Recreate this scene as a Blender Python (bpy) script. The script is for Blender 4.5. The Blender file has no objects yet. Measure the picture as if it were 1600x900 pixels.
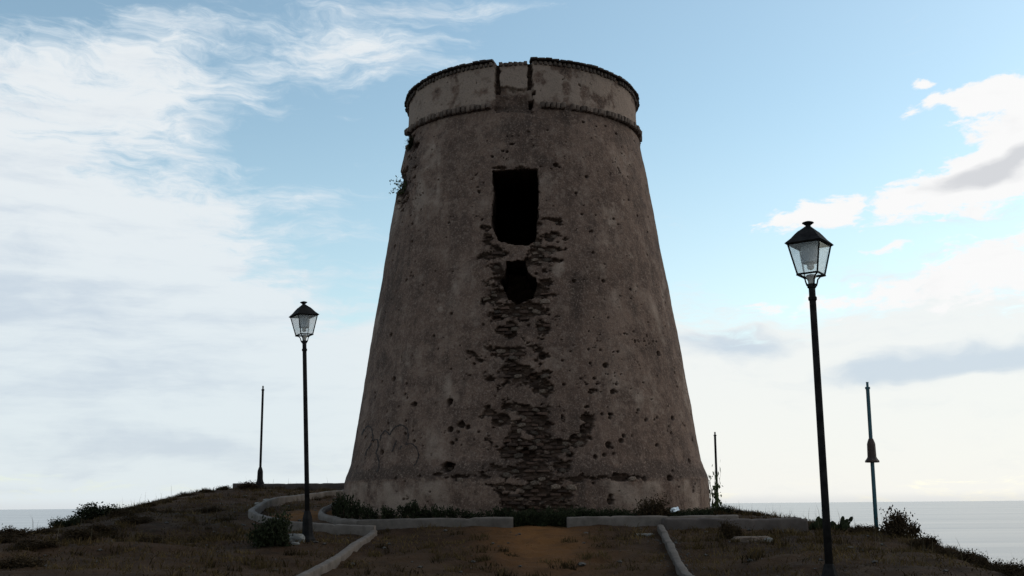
import bpy, bmesh, math, random
import numpy as np
from mathutils import Vector, Matrix, Euler

random.seed(7); rng = np.random.default_rng(7)
S = bpy.context.scene
C = S.collection

# ------------------------------------------------------------------ camera
F = 1670.0                                   # focal length in pixels of the 1600 px wide photograph
PITCH = math.atan(338 / F); ROLL = math.radians(0.5)
EYE = np.array([0.0, 0.0, 1.6])
FW = np.array([0, math.cos(PITCH), math.sin(PITCH)])
_u = np.array([0, -math.sin(PITCH), math.cos(PITCH)]); _r = np.array([1.0, 0, 0])
UP = _u * math.cos(ROLL) + _r * math.sin(ROLL); RT = _r * math.cos(ROLL) - _u * math.sin(ROLL)
cam = bpy.data.cameras.new('camera'); cam_o = bpy.data.objects.new('camera', cam); C.objects.link(cam_o)
cam.sensor_width = 36; cam.lens = 36 * F / 1600; cam.clip_start = 0.1; cam.clip_end = 200000
M4 = Matrix.Identity(4)
for i in range(3):
    M4[i][0] = RT[i]; M4[i][1] = UP[i]; M4[i][2] = -FW[i]; M4[i][3] = EYE[i]
cam_o.matrix_world = M4
S.camera = cam_o
S.cycles.max_bounces = 6; S.cycles.diffuse_bounces = 3; S.cycles.glossy_bounces = 2; S.cycles.transmission_bounces = 3

# ------------------------------------------------------------------ world, sun, exposure
SUN_AZ, SUN_EL = math.radians(68), math.radians(36)
world = bpy.data.worlds.new('World'); S.world = world; world.use_nodes = True
S.view_settings.view_transform = 'Standard'; S.view_settings.look = 'None'
S.view_settings.exposure = 0.0; S.view_settings.gamma = 1.0; S.view_settings.use_curve_mapping = False
sun = bpy.data.lights.new('sun', 'SUN'); sun.energy = 0.5; sun.angle = math.radians(14); sun.color = (1, .95, .87)
sun_o = bpy.data.objects.new('sun', sun); C.objects.link(sun_o)
_sd = Vector((math.sin(SUN_AZ) * math.cos(SUN_EL), math.cos(SUN_AZ) * math.cos(SUN_EL), math.sin(SUN_EL)))
sun_o.rotation_euler = _sd.to_track_quat('Z', 'Y').to_euler(); sun_o.location = (20, 40, 40)


class NT:
    """small helper for writing node trees"""
    def __init__(self, tree): self.t = tree; self.n = tree.nodes; self.l = tree.links
    def put(self, sock, v):
        if isinstance(v, bpy.types.NodeSocket): self.l.new(v, sock)
        elif v is not None:
            if hasattr(sock.default_value, '__len__') and not hasattr(v, '__len__'): v = [v] * len(sock.default_value)
            if hasattr(sock.default_value, '__len__') and len(sock.default_value) == 4 and len(v) == 3: v = (*v, 1)
            sock.default_value = v
    def node(self, typ, ins=None, **kw):
        n = self.n.new(typ)
        for k, v in kw.items(): setattr(n, k, v)
        for k, v in (ins or {}).items(): self.put(n.inputs[k], v)
        return n
    def math(self, op, a, b=None, c=None, clamp=False):
        n = self.n.new('ShaderNodeMath'); n.operation = op; n.use_clamp = clamp
        for i, v in enumerate((a, b, c)):
            if v is not None: self.put(n.inputs[i], v)
        return n.outputs[0]
    def vmath(self, op, a, b=None, scale=None):
        n = self.n.new('ShaderNodeVectorMath'); n.operation = op
        self.put(n.inputs[0], a)
        if b is not None: self.put(n.inputs[1], b)
        if scale is not None: self.put(n.inputs['Scale'], scale)
        return n.outputs[0]
    def noise(self, vec, scale, detail=4, rough=.55, dist=0, col=False):
        n = self.node('ShaderNodeTexNoise', {'Vector': vec, 'Scale': scale, 'Detail': detail, 'Roughness': rough, 'Distortion': dist})
        return n.outputs['Color' if col else 'Fac']
    def ramp(self, fac, lo, hi, a=0.0, b=1.0, smooth=True):
        n = self.n.new('ShaderNodeMapRange'); n.interpolation_type = 'SMOOTHSTEP' if smooth else 'LINEAR'
        for i, v in enumerate((fac, lo, hi, a, b)): self.put(n.inputs[i], v)
        return n.outputs[0]
    def mix(self, fac, a, b, blend='MIX'):
        n = self.n.new('ShaderNodeMix'); n.data_type = 'RGBA'; n.blend_type = blend
        self.put(n.inputs[0], fac); self.put(n.inputs[6], a); self.put(n.inputs[7], b)
        return n.outputs[2]


def pix_dir(px, py):
    d = FW + RT * (px - 800) / F + UP * (450 - py) / F
    return d / np.linalg.norm(d)


def build_world():
    t = NT(world.node_tree); t.n.clear()
    out = t.node('ShaderNodeOutputWorld'); bg = t.node('ShaderNodeBackground')
    t.l.new(bg.outputs[0], out.inputs[0]); bg.inputs[1].default_value = 0.15
    sky = t.node('ShaderNodeTexSky', sky_type='NISHITA', sun_disc=False)
    sky.sun_elevation = SUN_EL; sky.sun_rotation = SUN_AZ
    sky.altitude = 60; sky.air_density = 1.0; sky.dust_density = 0.6; sky.ozone_density = 1.6
    d = t.vmath('NORMALIZE', t.node('ShaderNodeTexCoord').outputs['Generated'])
    sp = t.node('ShaderNodeSeparateXYZ', {0: d})
    az = t.math('MULTIPLY', t.math('ARCTAN2', sp.outputs[0], sp.outputs[1]), 57.29578)
    el = t.math('MULTIPLY', t.math('ARCSINE', sp.outputs[2]), 57.29578)
    P = t.node('ShaderNodeCombineXYZ', {0: az, 1: el, 2: 0.0}).outputs[0]
    # ragged edges: the cloud outlines are warped by noise
    st = t.vmath('MULTIPLY', P, (0.55, 1.0, 1.0))
    w1 = t.vmath('SUBTRACT', t.noise(st, .22, 3, .6, col=True), (.5, .5, .5))
    w2 = t.vmath('SUBTRACT', t.noise(st, 1.1, 3, .6, col=True), (.5, .5, .5))
    Pw = t.vmath('ADD', P, t.vmath('ADD', t.vmath('MULTIPLY', w1, (8, 3.6, 0)), t.vmath('MULTIPLY', w2, (.7, .4, 0))))

    def blobs(lst, vec):
        acc = None
        for px, py, rx, ry, rot, w in lst:
            v = pix_dir(px, py)
            a = math.degrees(math.atan2(v[0], v[1])); e = math.degrees(math.asin(v[2]))
            m = t.node('ShaderNodeMapping', {'Vector': vec, 'Location': (a, e, 0), 'Rotation': (0, 0, math.radians(rot)),
                                             'Scale': (rx / 28.5 * 1.4, ry / 28.5 * 1.4, 1)}, vector_type='TEXTURE')
            g = t.node('ShaderNodeTexGradient', {'Vector': m.outputs[0]}, gradient_type='SPHERICAL')
            x = t.math('MULTIPLY', g.outputs['Fac'], w)
            acc = x if acc is None else t.math('ADD', acc, x)
        return acc
    soft = blobs([(230, 110, 330, 110, 8, 1.2), (80, 260, 320, 140, 0, 1.05), (600, 85, 130, 55, -8, 1.0), (20, 430, 330, 140, -18, 1.35),
                  (330, 335, 300, 45, 2, .8), (340, 490, 360, 105, -14, 1.2), (120, 620, 420, 120, 0, 1.1), (380, 690, 420, 110, 0, 1.0),
                  (740, 10, 190, 30, 0, .75), (1330, 560, 520, 110, 0, 1.3), (1250, 690, 620, 140, 0, 1.5), (500, 190, 150, 70, 0, -.9),
                  (60, 10, 150, 60, 15, -.7), (1100, 200, 420, 260, 0, -.6)], Pw)
    crisp = blobs([(1530, 275, 240, 42, 7, 1.9), (1600, 195, 110, 60, 15, 1.5), (1545, 145, 110, 22, 3, 1.5), (1463, 121, 26, 11, 0, 1.2),
                   (1570, 400, 120, 40, 10, 1.3), (1272, 330, 34, 22, 20, 1.1), (1255, 352, 40, 12, 0, 1.0), (1375, 395, 42, 10, 0, 1.0),
                   (1352, 462, 120, 22, 4, 1.1), (1550, 455, 130, 35, 5, 1.2), (1210, 470, 60, 14, 0, .8)], Pw)
    # streaky fine structure
    planar = t.vmath('DIVIDE', d, t.node('ShaderNodeCombineXYZ', {0: t.math('ADD', sp.outputs[2], .16), 1: t.math('ADD', sp.outputs[2], .16), 2: 1.0}).outputs[0])
    str_v = t.node('ShaderNodeMapping', {'Vector': Pw, 'Rotation': (0, 0, math.radians(-9)), 'Scale': (.28, 1.0, 1)}).outputs[0]
    fine = t.math('SUBTRACT', t.noise(str_v, .75, 6, .64, 0), .5)
    fine2 = t.math('SUBTRACT', t.noise(planar, 2.2, 5, .6, 0), .5)
    puff = t.math('SUBTRACT', t.noise(st, 1.3, 6, .62, .2), .5)
    # thin cover over the rest of the sky, thickest towards the horizon
    veil = t.ramp(el, 22, 1, 0, .95)
    dens = t.math('ADD', soft, t.math('ADD', t.math('MULTIPLY', fine, 2.3), t.math('MULTIPLY', fine2, 1.3)))
    front = t.ramp(sp.outputs[1], .75, .35)
    dens = t.math('ADD', dens, t.math('ADD', t.math('MULTIPLY', veil, .55), t.math('MULTIPLY', front, .5)))
    str2 = t.node('ShaderNodeMapping', {'Vector': Pw, 'Rotation': (0, 0, math.radians(-22)), 'Scale': (.2, 1.0, 1)}).outputs[0]
    wisp = t.math('SUBTRACT', t.noise(str2, 1.9, 6, .68, 0), .5)
    dens = t.math('ADD', dens, t.math('MULTIPLY', wisp, 1.5))
    band = t.math('SUBTRACT', t.noise(t.vmath('MULTIPLY', P, (.11, .75, 1)), 1.0, 5, .6), .5)          # layered sheets low in the sky
    dens = t.math('ADD', dens, t.math('MULTIPLY', t.math('MULTIPLY', band, t.ramp(el, 26, 6)), 2.2))
    c1 = t.ramp(dens, .12, 1.35)
    c2 = t.ramp(t.math('ADD', t.math('ADD', crisp, t.math('MULTIPLY', wisp, 1.7)), t.math('MULTIPLY', puff, 2.4)), .42, 1.0)
    c2 = t.math('MULTIPLY', c2, t.ramp(crisp, .02, .35))
    # cloud shading: bright crests, grey undersides
    grey = blobs([(1130, 535, 110, 26, 0, 1.2), (1530, 562, 170, 24, 2, 1.4), (1560, 258, 130, 18, 5, 1.5), (60, 470, 260, 75, -10, .9),
                  (170, 610, 220, 40, 0, .7), (330, 700, 200, 30, 0, .8), (1420, 590, 150, 18, 0, .7), (90, 690, 200, 26, 0, .6), (10, 320, 120, 60, 0, .4)], Pw)
    gs = t.math('ADD', grey, t.math('ADD', t.math('MULTIPLY', fine, 1.3), t.math('MULTIPLY', band, t.ramp(az, 6, -8, -.3, -2.0))))
    gs = t.ramp(gs, .0, 1.1)
    side = t.ramp(az, -14, 12)
    warm = t.mix(side, (4.9, 5.4, 5.75), (6.0, 6.0, 5.85))
    ccol = t.mix(gs, t.mix(veil, t.mix(t.ramp(dens, .5, 1.5), (4.8, 5.45, 5.95), (5.8, 6.0, 6.1)), warm), (4.0, 4.5, 5.1))
    skyc = t.mix(1.0, sky.outputs[0], SKY_TINT, 'MULTIPLY')
    skyc = t.mix(t.math('MULTIPLY', veil, .45), skyc, t.mix(side, (4.2, 5.0, 5.5), (5.5, 5.75, 5.8)))
    col = t.mix(t.math('MULTIPLY', c1, .9), skyc, ccol)
    col = t.mix(c2, col, t.mix(gs, (6.4, 6.4, 6.4), (4.5, 4.6, 4.8)))
    col = t.mix(t.ramp(el, .55, -.05, 0, .5), col, (4.3, 4.45, 4.6))      # haze lying on the sea
    t.l.new(col, bg.inputs[0])


SKY_TINT = (1.38, 1.38, 1.12)
world.cycles.sampling_method = 'MANUAL'; world.cycles.sample_map_resolution = 512
build_world()


# ------------------------------------------------------------------ helpers
def proj(p):
    d = p - EYE; w = d @ FW
    return 800 + F * (d @ RT) / w, 450 - F * (d @ UP) / w


def at(px, py, Y):
    d = FW + RT * (px - 800) / F + UP * (450 - py) / F
    return EYE + d * (Y / d[1])


def _hash(ix, iy, iz, seed):
    h = (ix.astype(np.uint32) * np.uint32(374761393)) ^ (iy.astype(np.uint32) * np.uint32(668265263)) ^ (iz.astype(np.uint32) * np.uint32(2246822519)) ^ np.uint32((seed * 3266489917) & 0xffffffff)
    h = (h ^ (h >> np.uint32(13))) * np.uint32(1274126177)
    h = (h ^ (h >> np.uint32(15))) * np.uint32(2654435769)
    return (h ^ (h >> np.uint32(16))).astype(np.float64) / 4294967295.0


def vnoise(x, y, z, seed=0):
    ix, iy, iz = (np.floor(a).astype(np.int64) for a in (x, y, z))
    fx, fy, fz = x - ix, y - iy, z - iz
    fx, fy, fz = (a * a * (3 - 2 * a) for a in (fx, fy, fz))
    r = 0
    for dx in (0, 1):
        for dy in (0, 1):
            for dz in (0, 1):
                w = (fx if dx else 1 - fx) * (fy if dy else 1 - fy) * (fz if dz else 1 - fz)
                r = r + w * _hash(ix + dx, iy + dy, iz + dz, seed)
    return r * 2 - 1


def fbm(x, y, z, seed=0, octv=4, gain=.5):
    a, s, r, n = 1.0, 1.0, 0, 0
    for o in range(octv):
        r = r + a * vnoise(x * s + 17.3 * o, y * s + 5.1 * o, z * s + 9.7 * o, seed + o); n += a; a *= gain; s *= 2.03
    return r / n


def sstep(x, a, b):
    t = np.clip((x - a) / (b - a), 0, 1); return t * t * (3 - 2 * t)


def np_mesh(name, V, faces, mat=None, smooth=True, attrs=None, cols=None):
    """faces: int array (n,3) or (n,4), or a list of such arrays"""
    me = bpy.data.meshes.new(name)
    if isinstance(faces, np.ndarray): faces = [faces]
    faces = [f for f in faces if len(f)]
    nl = sum(f.size for f in faces); npoly = sum(len(f) for f in faces)
    me.vertices.add(len(V)); me.vertices.foreach_set('co', np.ascontiguousarray(V, dtype=np.float32).ravel())
    me.loops.add(nl); me.loops.foreach_set('vertex_index', np.concatenate([f.ravel() for f in faces]).astype(np.int32))
    me.polygons.add(npoly)
    tot = np.concatenate([np.full(len(f), f.shape[1]) for f in faces]); st = np.concatenate([[0], np.cumsum(tot)[:-1]])
    me.polygons.foreach_set('loop_start', st.astype(np.int32))
    me.update(calc_edges=True)
    me.polygons.foreach_set('use_smooth', np.full(npoly, smooth))
    for k, v in (attrs or {}).items():
        a = me.attributes.new(k, 'FLOAT', 'POINT'); a.data.foreach_set('value', np.asarray(v, dtype=np.float32))
    for k, v in (cols or {}).items():
        a = me.attributes.new(k, 'FLOAT_COLOR', 'POINT'); a.data.foreach_set('color', np.asarray(v, dtype=np.float32).ravel())
    if mat: me.materials.append(mat)
    me.validate()
    return me


def link(name, data, parent=None, loc=(0, 0, 0), rot=(0, 0, 0), scale=(1, 1, 1), **props):
    o = bpy.data.objects.new(name, data); C.objects.link(o)
    if parent: o.parent = parent
    o.location = loc; o.rotation_euler = rot
    o.scale = scale if hasattr(scale, '__len__') else (scale,) * 3
    for k, v in props.items(): o[k] = v
    return o


def bm_mesh(name, bm, mat, smooth=False):
    me = bpy.data.meshes.new(name); bm.normal_update(); bm.to_mesh(me); bm.free()
    if smooth:
        for p in me.polygons: p.use_smooth = True
    me.materials.append(mat); return me


def lathe(bm, prof, n=16, rot=0.0, off=(0, 0), cap=True):
    rings = []
    for r, z in prof:
        rings.append([bm.verts.new((off[0] + r * math.cos(rot + 2 * math.pi * i / n), off[1] + r * math.sin(rot + 2 * math.pi * i / n), z)) for i in range(n)])
    for a, b in zip(rings, rings[1:]):
        for i in range(n): bm.faces.new((a[i], a[(i + 1) % n], b[(i + 1) % n], b[i]))
    if cap:
        bm.faces.new(rings[0][::-1]); bm.faces.new(rings[-1])


def tube(bm, pts, rad, n=6):
    pts = [Vector(p) for p in pts]; rads = rad if hasattr(rad, '__len__') else [rad] * len(pts)
    rings = []
    for i, p in enumerate(pts):
        d = (pts[min(i + 1, len(pts) - 1)] - pts[max(i - 1, 0)]).normalized()
        a = d.orthogonal().normalized() if i == 0 else (a - d * a.dot(d)).normalized()
        b = d.cross(a)
        rings.append([bm.verts.new(p + (a * math.cos(2 * math.pi * k / n) + b * math.sin(2 * math.pi * k / n)) * rads[i]) for k in range(n)])
    for a_, b_ in zip(rings, rings[1:]):
        for k in range(n): bm.faces.new((a_[k], a_[(k + 1) % n], b_[(k + 1) % n], b_[k]))
    bm.faces.new(rings[0][::-1]); bm.faces.new(rings[-1])


def material(name):
    m = bpy.data.materials.new(name); m.use_nodes = True
    t = NT(m.node_tree); t.n.clear()
    out = t.node('ShaderNodeOutputMaterial'); b = t.node('ShaderNodeBsdfPrincipled')
    t.l.new(b.outputs[0], out.inputs[0])
    return m, t, b, out


def attr(t, name): return t.node('ShaderNodeAttribute', attribute_name=name)


def bump(t, b, h, strength=.5, dist=.02):
    n = t.node('ShaderNodeBump', {'Height': h, 'Strength': strength, 'Distance': dist}); t.l.new(n.outputs[0], b.inputs['Normal'])


# ------------------------------------------------------------------ materials
def m_tower():
    m, t, b, o = material('weathered_plaster')
    p = t.node('ShaderNodeTexCoord').outputs['Object']
    ero = attr(t, 'erosion').outputs['Fac']; tone = attr(t, 'tone').outputs['Fac']
    big = t.noise(p, .55, 6, .6); mid = t.noise(p, 2.6, 6, .65); fin = t.noise(p, 22, 5, .7)
    vert = t.noise(t.vmath('MULTIPLY', p, (2.4, 2.4, .22)), 1.2, 6, .6)
    c = t.mix(t.ramp(big, .35, .68), (.112, .065, .046), (.172, .105, .076))
    c = t.mix(t.ramp(mid, .45, .63, 0, .75), c, (.070, .040, .029))
    c = t.mix(t.ramp(vert, .48, .68, 0, .6), c, (.066, .039, .029))
    blo = t.noise(p, 6.5, 4, .6); c = t.mix(t.ramp(blo, .52, .68, 0, .55), c, (.21, .14, .105)); c = t.mix(t.ramp(blo, .46, .32, 0, .55), c, (.062, .037, .028))
    c = t.mix(t.ramp(tone, .0, 1.0, 0, .75), c, (.30, .213, .163))
    c = t.mix(t.ramp(tone, .0, -1.0, 0, .85), c, (.050, .030, .022))
    c = t.mix(t.ramp(fin, .5, .72, 0, .85), c, (.24, .163, .125))
    spk = t.noise(p, 48, 3, .6); c = t.mix(t.ramp(spk, .56, .70, 0, .55), c, (.27, .19, .147)); c = t.mix(t.ramp(spk, .44, .30, 0, .65), c, (.06, .046, .04))
    c = t.mix(t.ramp(fin, .5, .2, 0, .6), c, (.06, .045, .038))
    mas = t.mix(t.ramp(t.noise(t.vmath('MULTIPLY', p, (1, 1, 2.6)), 5, 5, .65), .35, .68), (.024, .0135, .009), (.068, .040, .028))
    c = t.mix(ero, c, mas)
    t.put(b.inputs['Base Color'], c); b.inputs['Roughness'].default_value = .95
    b.inputs['Specular IOR Level'].default_value = .15
    h = t.noise(p, 12, 5, .75)
    bump(t, b, h, .7, .03)
    return m


def m_simple(name, c1, c2, scale=8, rough=.9, var=.35, bs=.4, bd=.01, spec=.25, rnd=True):
    m, t, b, o = material(name)
    p = t.node('ShaderNodeTexCoord').outputs['Object']
    n = t.noise(p, scale, 6, .65)
    c = t.mix(t.ramp(n, .3, .7), c1, c2)
    if rnd:
        oi = t.node('ShaderNodeObjectInfo').outputs['Random']
        c = t.mix(1.0, c, t.node('ShaderNodeCombineColor', {i: t.ramp(oi, 0, 1, 1 - var, 1 + var, False) for i in range(3)}).outputs[0], 'MULTIPLY')
    t.put(b.inputs['Base Color'], c); b.inputs['Roughness'].default_value = rough; b.inputs['Specular IOR Level'].default_value = spec
    bump(t, b, t.noise(p, scale * 4, 5, .7), bs, bd)
    return m


M_TOWER = m_tower()
M_BRICK = m_simple('old_brick', (.040, .021, .014), (.078, .043, .030), 12, var=.5)
M_RIMBRICK = m_simple('cordon_brick_clay', (.085, .055, .041), (.17, .118, .09), 10, var=.3)
M_RIMDARK = m_simple('rim_brick_clay', (.05, .034, .027), (.11, .078, .06), 10, var=.3)
M_TILE = m_simple('coping_tile_clay', (.035, .025, .021), (.07, .05, .04), 10, var=.3)
M_STONE = m_simple('rubble_stone', (.050, .031, .022), (.155, .108, .080), 9, var=.55, bd=.02)
M_PAINT = m_simple('spray_paint', (.022, .015, .013), (.048, .033, .027), 15, rnd=False)
M_WALL = m_simple('weathered_render', (.066, .050, .040), (.125, .098, .082), 3.5, var=.1, bd=.012)
M_WALL_DARK = m_simple('stained_concrete', (.048, .035, .029), (.085, .064, .055), 3.0, var=.1, bd=.012)
M_GRAVEL = m_simple('gravel_stone', (.04, .033, .028), (.085, .072, .062), 30, var=.1)
M_PALE = m_simple('pale_rubble', (.12, .108, .096), (.23, .21, .19), 6, var=.1)
M_PAPER = m_simple('white_scrap', (.75, .75, .74), (.82, .82, .80), 5, var=.02, bs=.1)
M_IRON = m_simple('black_cast_iron', (.008, .007, .007), (.022, .019, .018), 9, rough=.8, var=.1, bs=.15, spec=.05)
M_TEAL = m_simple('dark_teal_fringe', (.008, .045, .060), (.014, .070, .085), 9, rough=.5, var=.1, bs=.1, spec=.4)  # blue fringing of the backlit edges, put into the pole's base colour
M_RUST = m_simple('brown_iron', (.030, .018, .014), (.055, .032, .024), 9, rough=.7, var=.1, bs=.2)
M_STEM = m_simple('twig_bark', (.035, .025, .018), (.075, .058, .042), 20, var=.2)
M_SOCKET = m_simple('pale_ceramic', (.42, .38, .34), (.6, .55, .5), 12, rough=.4, var=.05, bs=.1)
M_REFL = m_simple('grey_ribbed_reflector', (.30, .30, .31), (.40, .40, .41), 5, rough=.45, var=.05, bs=.05)


def m_leaf(name, c1, c2, transl=.25):
    m, t, b, o = material(name)
    col = attr(t, 'tint').outputs['Fac']
    c = t.mix(col, c1, c2)
    t.put(b.inputs['Base Color'], c); b.inputs['Roughness'].default_value = .9; b.inputs['Specular IOR Level'].default_value = .05
    tr = t.node('ShaderNodeBsdfTranslucent', {'Color': c}); mx = t.node('ShaderNodeMixShader', {0: transl})
    t.l.new(b.outputs[0], mx.inputs[1]); t.l.new(tr.outputs[0], mx.inputs[2]); t.l.new(mx.outputs[0], o.inputs[0])
    return m


M_LEAF_DARK = m_leaf('dark_green_leaf', (.012, .014, .007), (.034, .037, .018), .15)
M_LEAF_SCRUB = m_leaf('dry_scrub_leaf', (.022, .014, .008), (.056, .036, .019), .15)
M_LEAF_GREEN = m_leaf('green_leaf', (.035, .05, .018), (.085, .105, .04), .3)
M_GRASS = m_leaf('dry_grass', (.018, .0115, .005), (.125, .080, .034), .2)
M_STALK = m_leaf('dry_stalk', (.06, .045, .028), (.14, .11, .07), .2)
M_CACTUS = m_simple('cactus_pad', (.012, .015, .007), (.026, .029, .013), 14, rough=.9, var=.2, spec=.05)


def m_glass():
    m, t, b, o = material('lantern_glass')
    b.inputs['Base Color'].default_value = (.85, .86, .86, 1); b.inputs['Roughness'].default_value = .12
    tr = t.node('ShaderNodeBsdfTransparent', {'Color': (.98, .98, .98, 1)})
    tl = t.node('ShaderNodeBsdfTranslucent', {'Color': (.85, .85, .83, 1)})
    gl = t.node('ShaderNodeBsdfGlossy', {'Roughness': .06, 'Color': (.9, .9, .9, 1)})
    m1 = t.node('ShaderNodeMixShader', {0: .17}); t.l.new(tr.outputs[0], m1.inputs[1]); t.l.new(tl.outputs[0], m1.inputs[2])
    m2 = t.node('ShaderNodeMixShader', {0: .06}); t.l.new(m1.outputs[0], m2.inputs[1]); t.l.new(gl.outputs[0], m2.inputs[2])
    t.l.new(m2.outputs[0], o.inputs[0]); return m


M_GLASS = m_glass()


def m_ground():
    m, t, b, o = material('dry_hill_soil')
    p = t.node('ShaderNodeTexCoord').outputs['Object']
    soil = attr(t, 'soil').outputs['Fac']
    n1 = t.noise(p, .45, 6, .62); n2 = t.noise(p, 2.4, 7, .68); n3 = t.noise(p, 17, 5, .7)
    c = t.mix(t.ramp(n1, .35, .65), (.030, .0150, .0078), (.052, .028, .0145))
    c = t.mix(t.ramp(n2, .48, .72, 0, .8), c, (.017, .0095, .005))
    c = t.mix(t.ramp(n2, .45, .25, 0, .7), c, (.070, .040, .020))
    os = t.mix(t.ramp(n2, .3, .7), (.17, .070, .020), (.092, .040, .014))
    c = t.mix(t.math('MULTIPLY', soil, t.ramp(n2, .25, .55, .35, 1)), c, os)
    c = t.mix(t.ramp(n3, .55, .8, 0, .5), c, (.065, .042, .026))
    t.put(b.inputs['Base Color'], c); b.inputs['Roughness'].default_value = 1; b.inputs['Specular IOR Level'].default_value = .1
    bump(t, b, t.math('ADD', n2, n3), .8, .06)
    return m


def m_sea():
    m, t, b, o = material('sea_water')
    p = t.node('ShaderNodeTexCoord').outputs['Object']
    b.inputs['Base Color'].default_value = (.07, .085, .11, 1)
    t.put(b.inputs['Roughness'], t.ramp(t.noise(t.vmath('MULTIPLY', p, (.15, 1.4, 1)), .004, 5, .6), .3, .7, .16, .2))
    b.inputs['IOR'].default_value = 1.33; b.inputs['Specular IOR Level'].default_value = .5
    return m


# ------------------------------------------------------------------ terrain
TX, TY = 0.28, 24.6                                  # tower axis
CP = [(800, 902, 14.5), (650, 902, 14.4), (950, 902, 14.4), (800, 828, 19.2), (680, 828, 19.2), (950, 826, 19.2), (800, 816, 20.5), (620, 812, 20.6), (1000, 812, 20.6),
      (585, 842, 18.8), (500, 835, 19.0), (481, 848, 17.6), (420, 858, 16.8), (300, 905, 13.2), (100, 905, 12), (0, 905, 11.2),
      (250, 845, 18), (100, 862, 15), (340, 808, 23.5), (300, 790, 26), (395, 818, 20.8), (360, 806, 23), (0, 842, 16.5), (60, 838, 18), (100, 824, 20), (150, 805, 23), (230, 787, 27), (300, 772, 30), (350, 766, 32),
      (450, 766, 31.5), (530, 766, 32), (450, 806, 22.5), (430, 797, 24.3), (520, 787, 25.5), (500, 783, 28.5),
      (1180, 852, 16.5), (1120, 870, 16), (1075, 906, 14.4), (1200, 905, 13.5), (1300, 957, 10.8), (1450, 912, 12.5), (1350, 855, 17), (1258, 836, 19.4), (1130, 832, 19.2), (1370, 834, 21.5), (1300, 828, 20.5),
      (1420, 838, 18.5), (1500, 874, 15.5), (1560, 898, 13.7), (1600, 920, 12.3), (1480, 864, 18.3), (1520, 876, 18.3), (1560, 894, 18.3), (1600, 918, 16.7), (40, 846, 22.5), (80, 838, 28), (120, 822, 28), (160, 812, 29), (200, 803, 30), (240, 793, 31), (1115, 799, 23.5), (1180, 808, 22.2), (1240, 816, 21.3)]
PTS = [tuple(at(*c)) for c in CP]
PTS += [(0, 0, 0), (-4, 4, .05), (4, 4, .12), (0, 8, .32), (-4, 9, .38), (.3, 24.6, 1.5), (0, 33, 1.7), (7.1, 38, 1.1), (7, 31, 1.1), (-3, 38, 1.6), (-8, 34, 2.0),
        (0, -10, -.9), (-12, 0, -1.6), (12, 0, -1.6), (-13, 12, -.9), (-15, 20, -1.6), (-18, 28, -1.6), (-17, 38, -1.0), (-6, 46, .2), (3, 50, -.4), (12, 42, -1.2), (14, 30, -2.0), (13, 22, -1.8), (12, 13, -1.6), (9.5, 9, -.4)]
for k in range(18):
    a = 2 * math.pi * k / 18
    PTS += [(math.cos(a) * 42, 20 + math.sin(a) * 42, -9), (math.cos(a) * 80, 20 + math.sin(a) * 80, -32), (math.cos(a) * 140, 20 + math.sin(a) * 140, -66), (math.cos(a) * 220, 20 + math.sin(a) * 220, -90)]
PTS = np.array(PTS)
# thin-plate spline through the surveyed points
def _tps_fit():
    X = PTS[:, :2]; n = len(X)
    r2 = ((X[:, None] - X[None]) ** 2).sum(-1)
    K = .5 * r2 * np.log(r2 + 1e-9) + np.eye(n) * .6
    Pm = np.c_[np.ones(n), X]
    A = np.block([[K, Pm], [Pm.T, np.zeros((3, 3))]])
    return np.linalg.solve(A, np.r_[PTS[:, 2], 0, 0, 0])
TPS = _tps_fit()


def ground_base(x, y):
    x = np.atleast_1d(np.asarray(x, float)); y = np.atleast_1d(np.asarray(y, float)); sh = x.shape
    x, y = x.ravel(), y.ravel(); out = np.empty(len(x))
    for i in range(0, len(x), 20000):
        r2 = (x[i:i + 20000, None] - PTS[None, :, 0]) ** 2 + (y[i:i + 20000, None] - PTS[None, :, 1]) ** 2
        out[i:i + 20000] = (.5 * r2 * np.log(r2 + 1e-9)) @ TPS[:-3] + TPS[-3] + TPS[-2] * x[i:i + 20000] + TPS[-1] * y[i:i + 20000]
    return out.reshape(sh)


def ground(x, y):
    x = np.asarray(x, float); y = np.asarray(y, float)
    z = ground_base(x, y); x = x.reshape(z.shape); y = y.reshape(z.shape)
    o = np.zeros_like(x)
    path = sstep(np.abs(x - (-.05 - .055 * (19 - y))), 2.4, 3.0)
    r = np.hypot(x - TX, y - TY)
    return z + fbm(x * .55, y * .55, o, 3, 4) * .10 * (.25 + .75 * path) + fbm(x * 3.2, y * 3.2, o, 9, 3) * .055


def gz(x, y): return float(ground(np.array([x]), np.array([y]))[0])


def bare_soil(X, Y):
    """where feet have worn the grass away: the path up to the tower and the ring path on its left"""
    cx = .35 + .02 * (19 - Y)
    so = np.exp(-((X - cx) / .85) ** 2) * sstep(Y, 12.5, 18.0) * (1 - sstep(Y, 19.6, 20.2))
    so = np.maximum(so, 1.8 * np.exp(-(((X - at(468, 803, 22.6)[0]) / .6) ** 2 + ((Y - 22.6) / 1.6) ** 2)))
    return np.maximum(so, .5 * np.exp(-(((X + 4.2) / .8) ** 2 + ((Y - 26.5) / 2) ** 2)))


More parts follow.
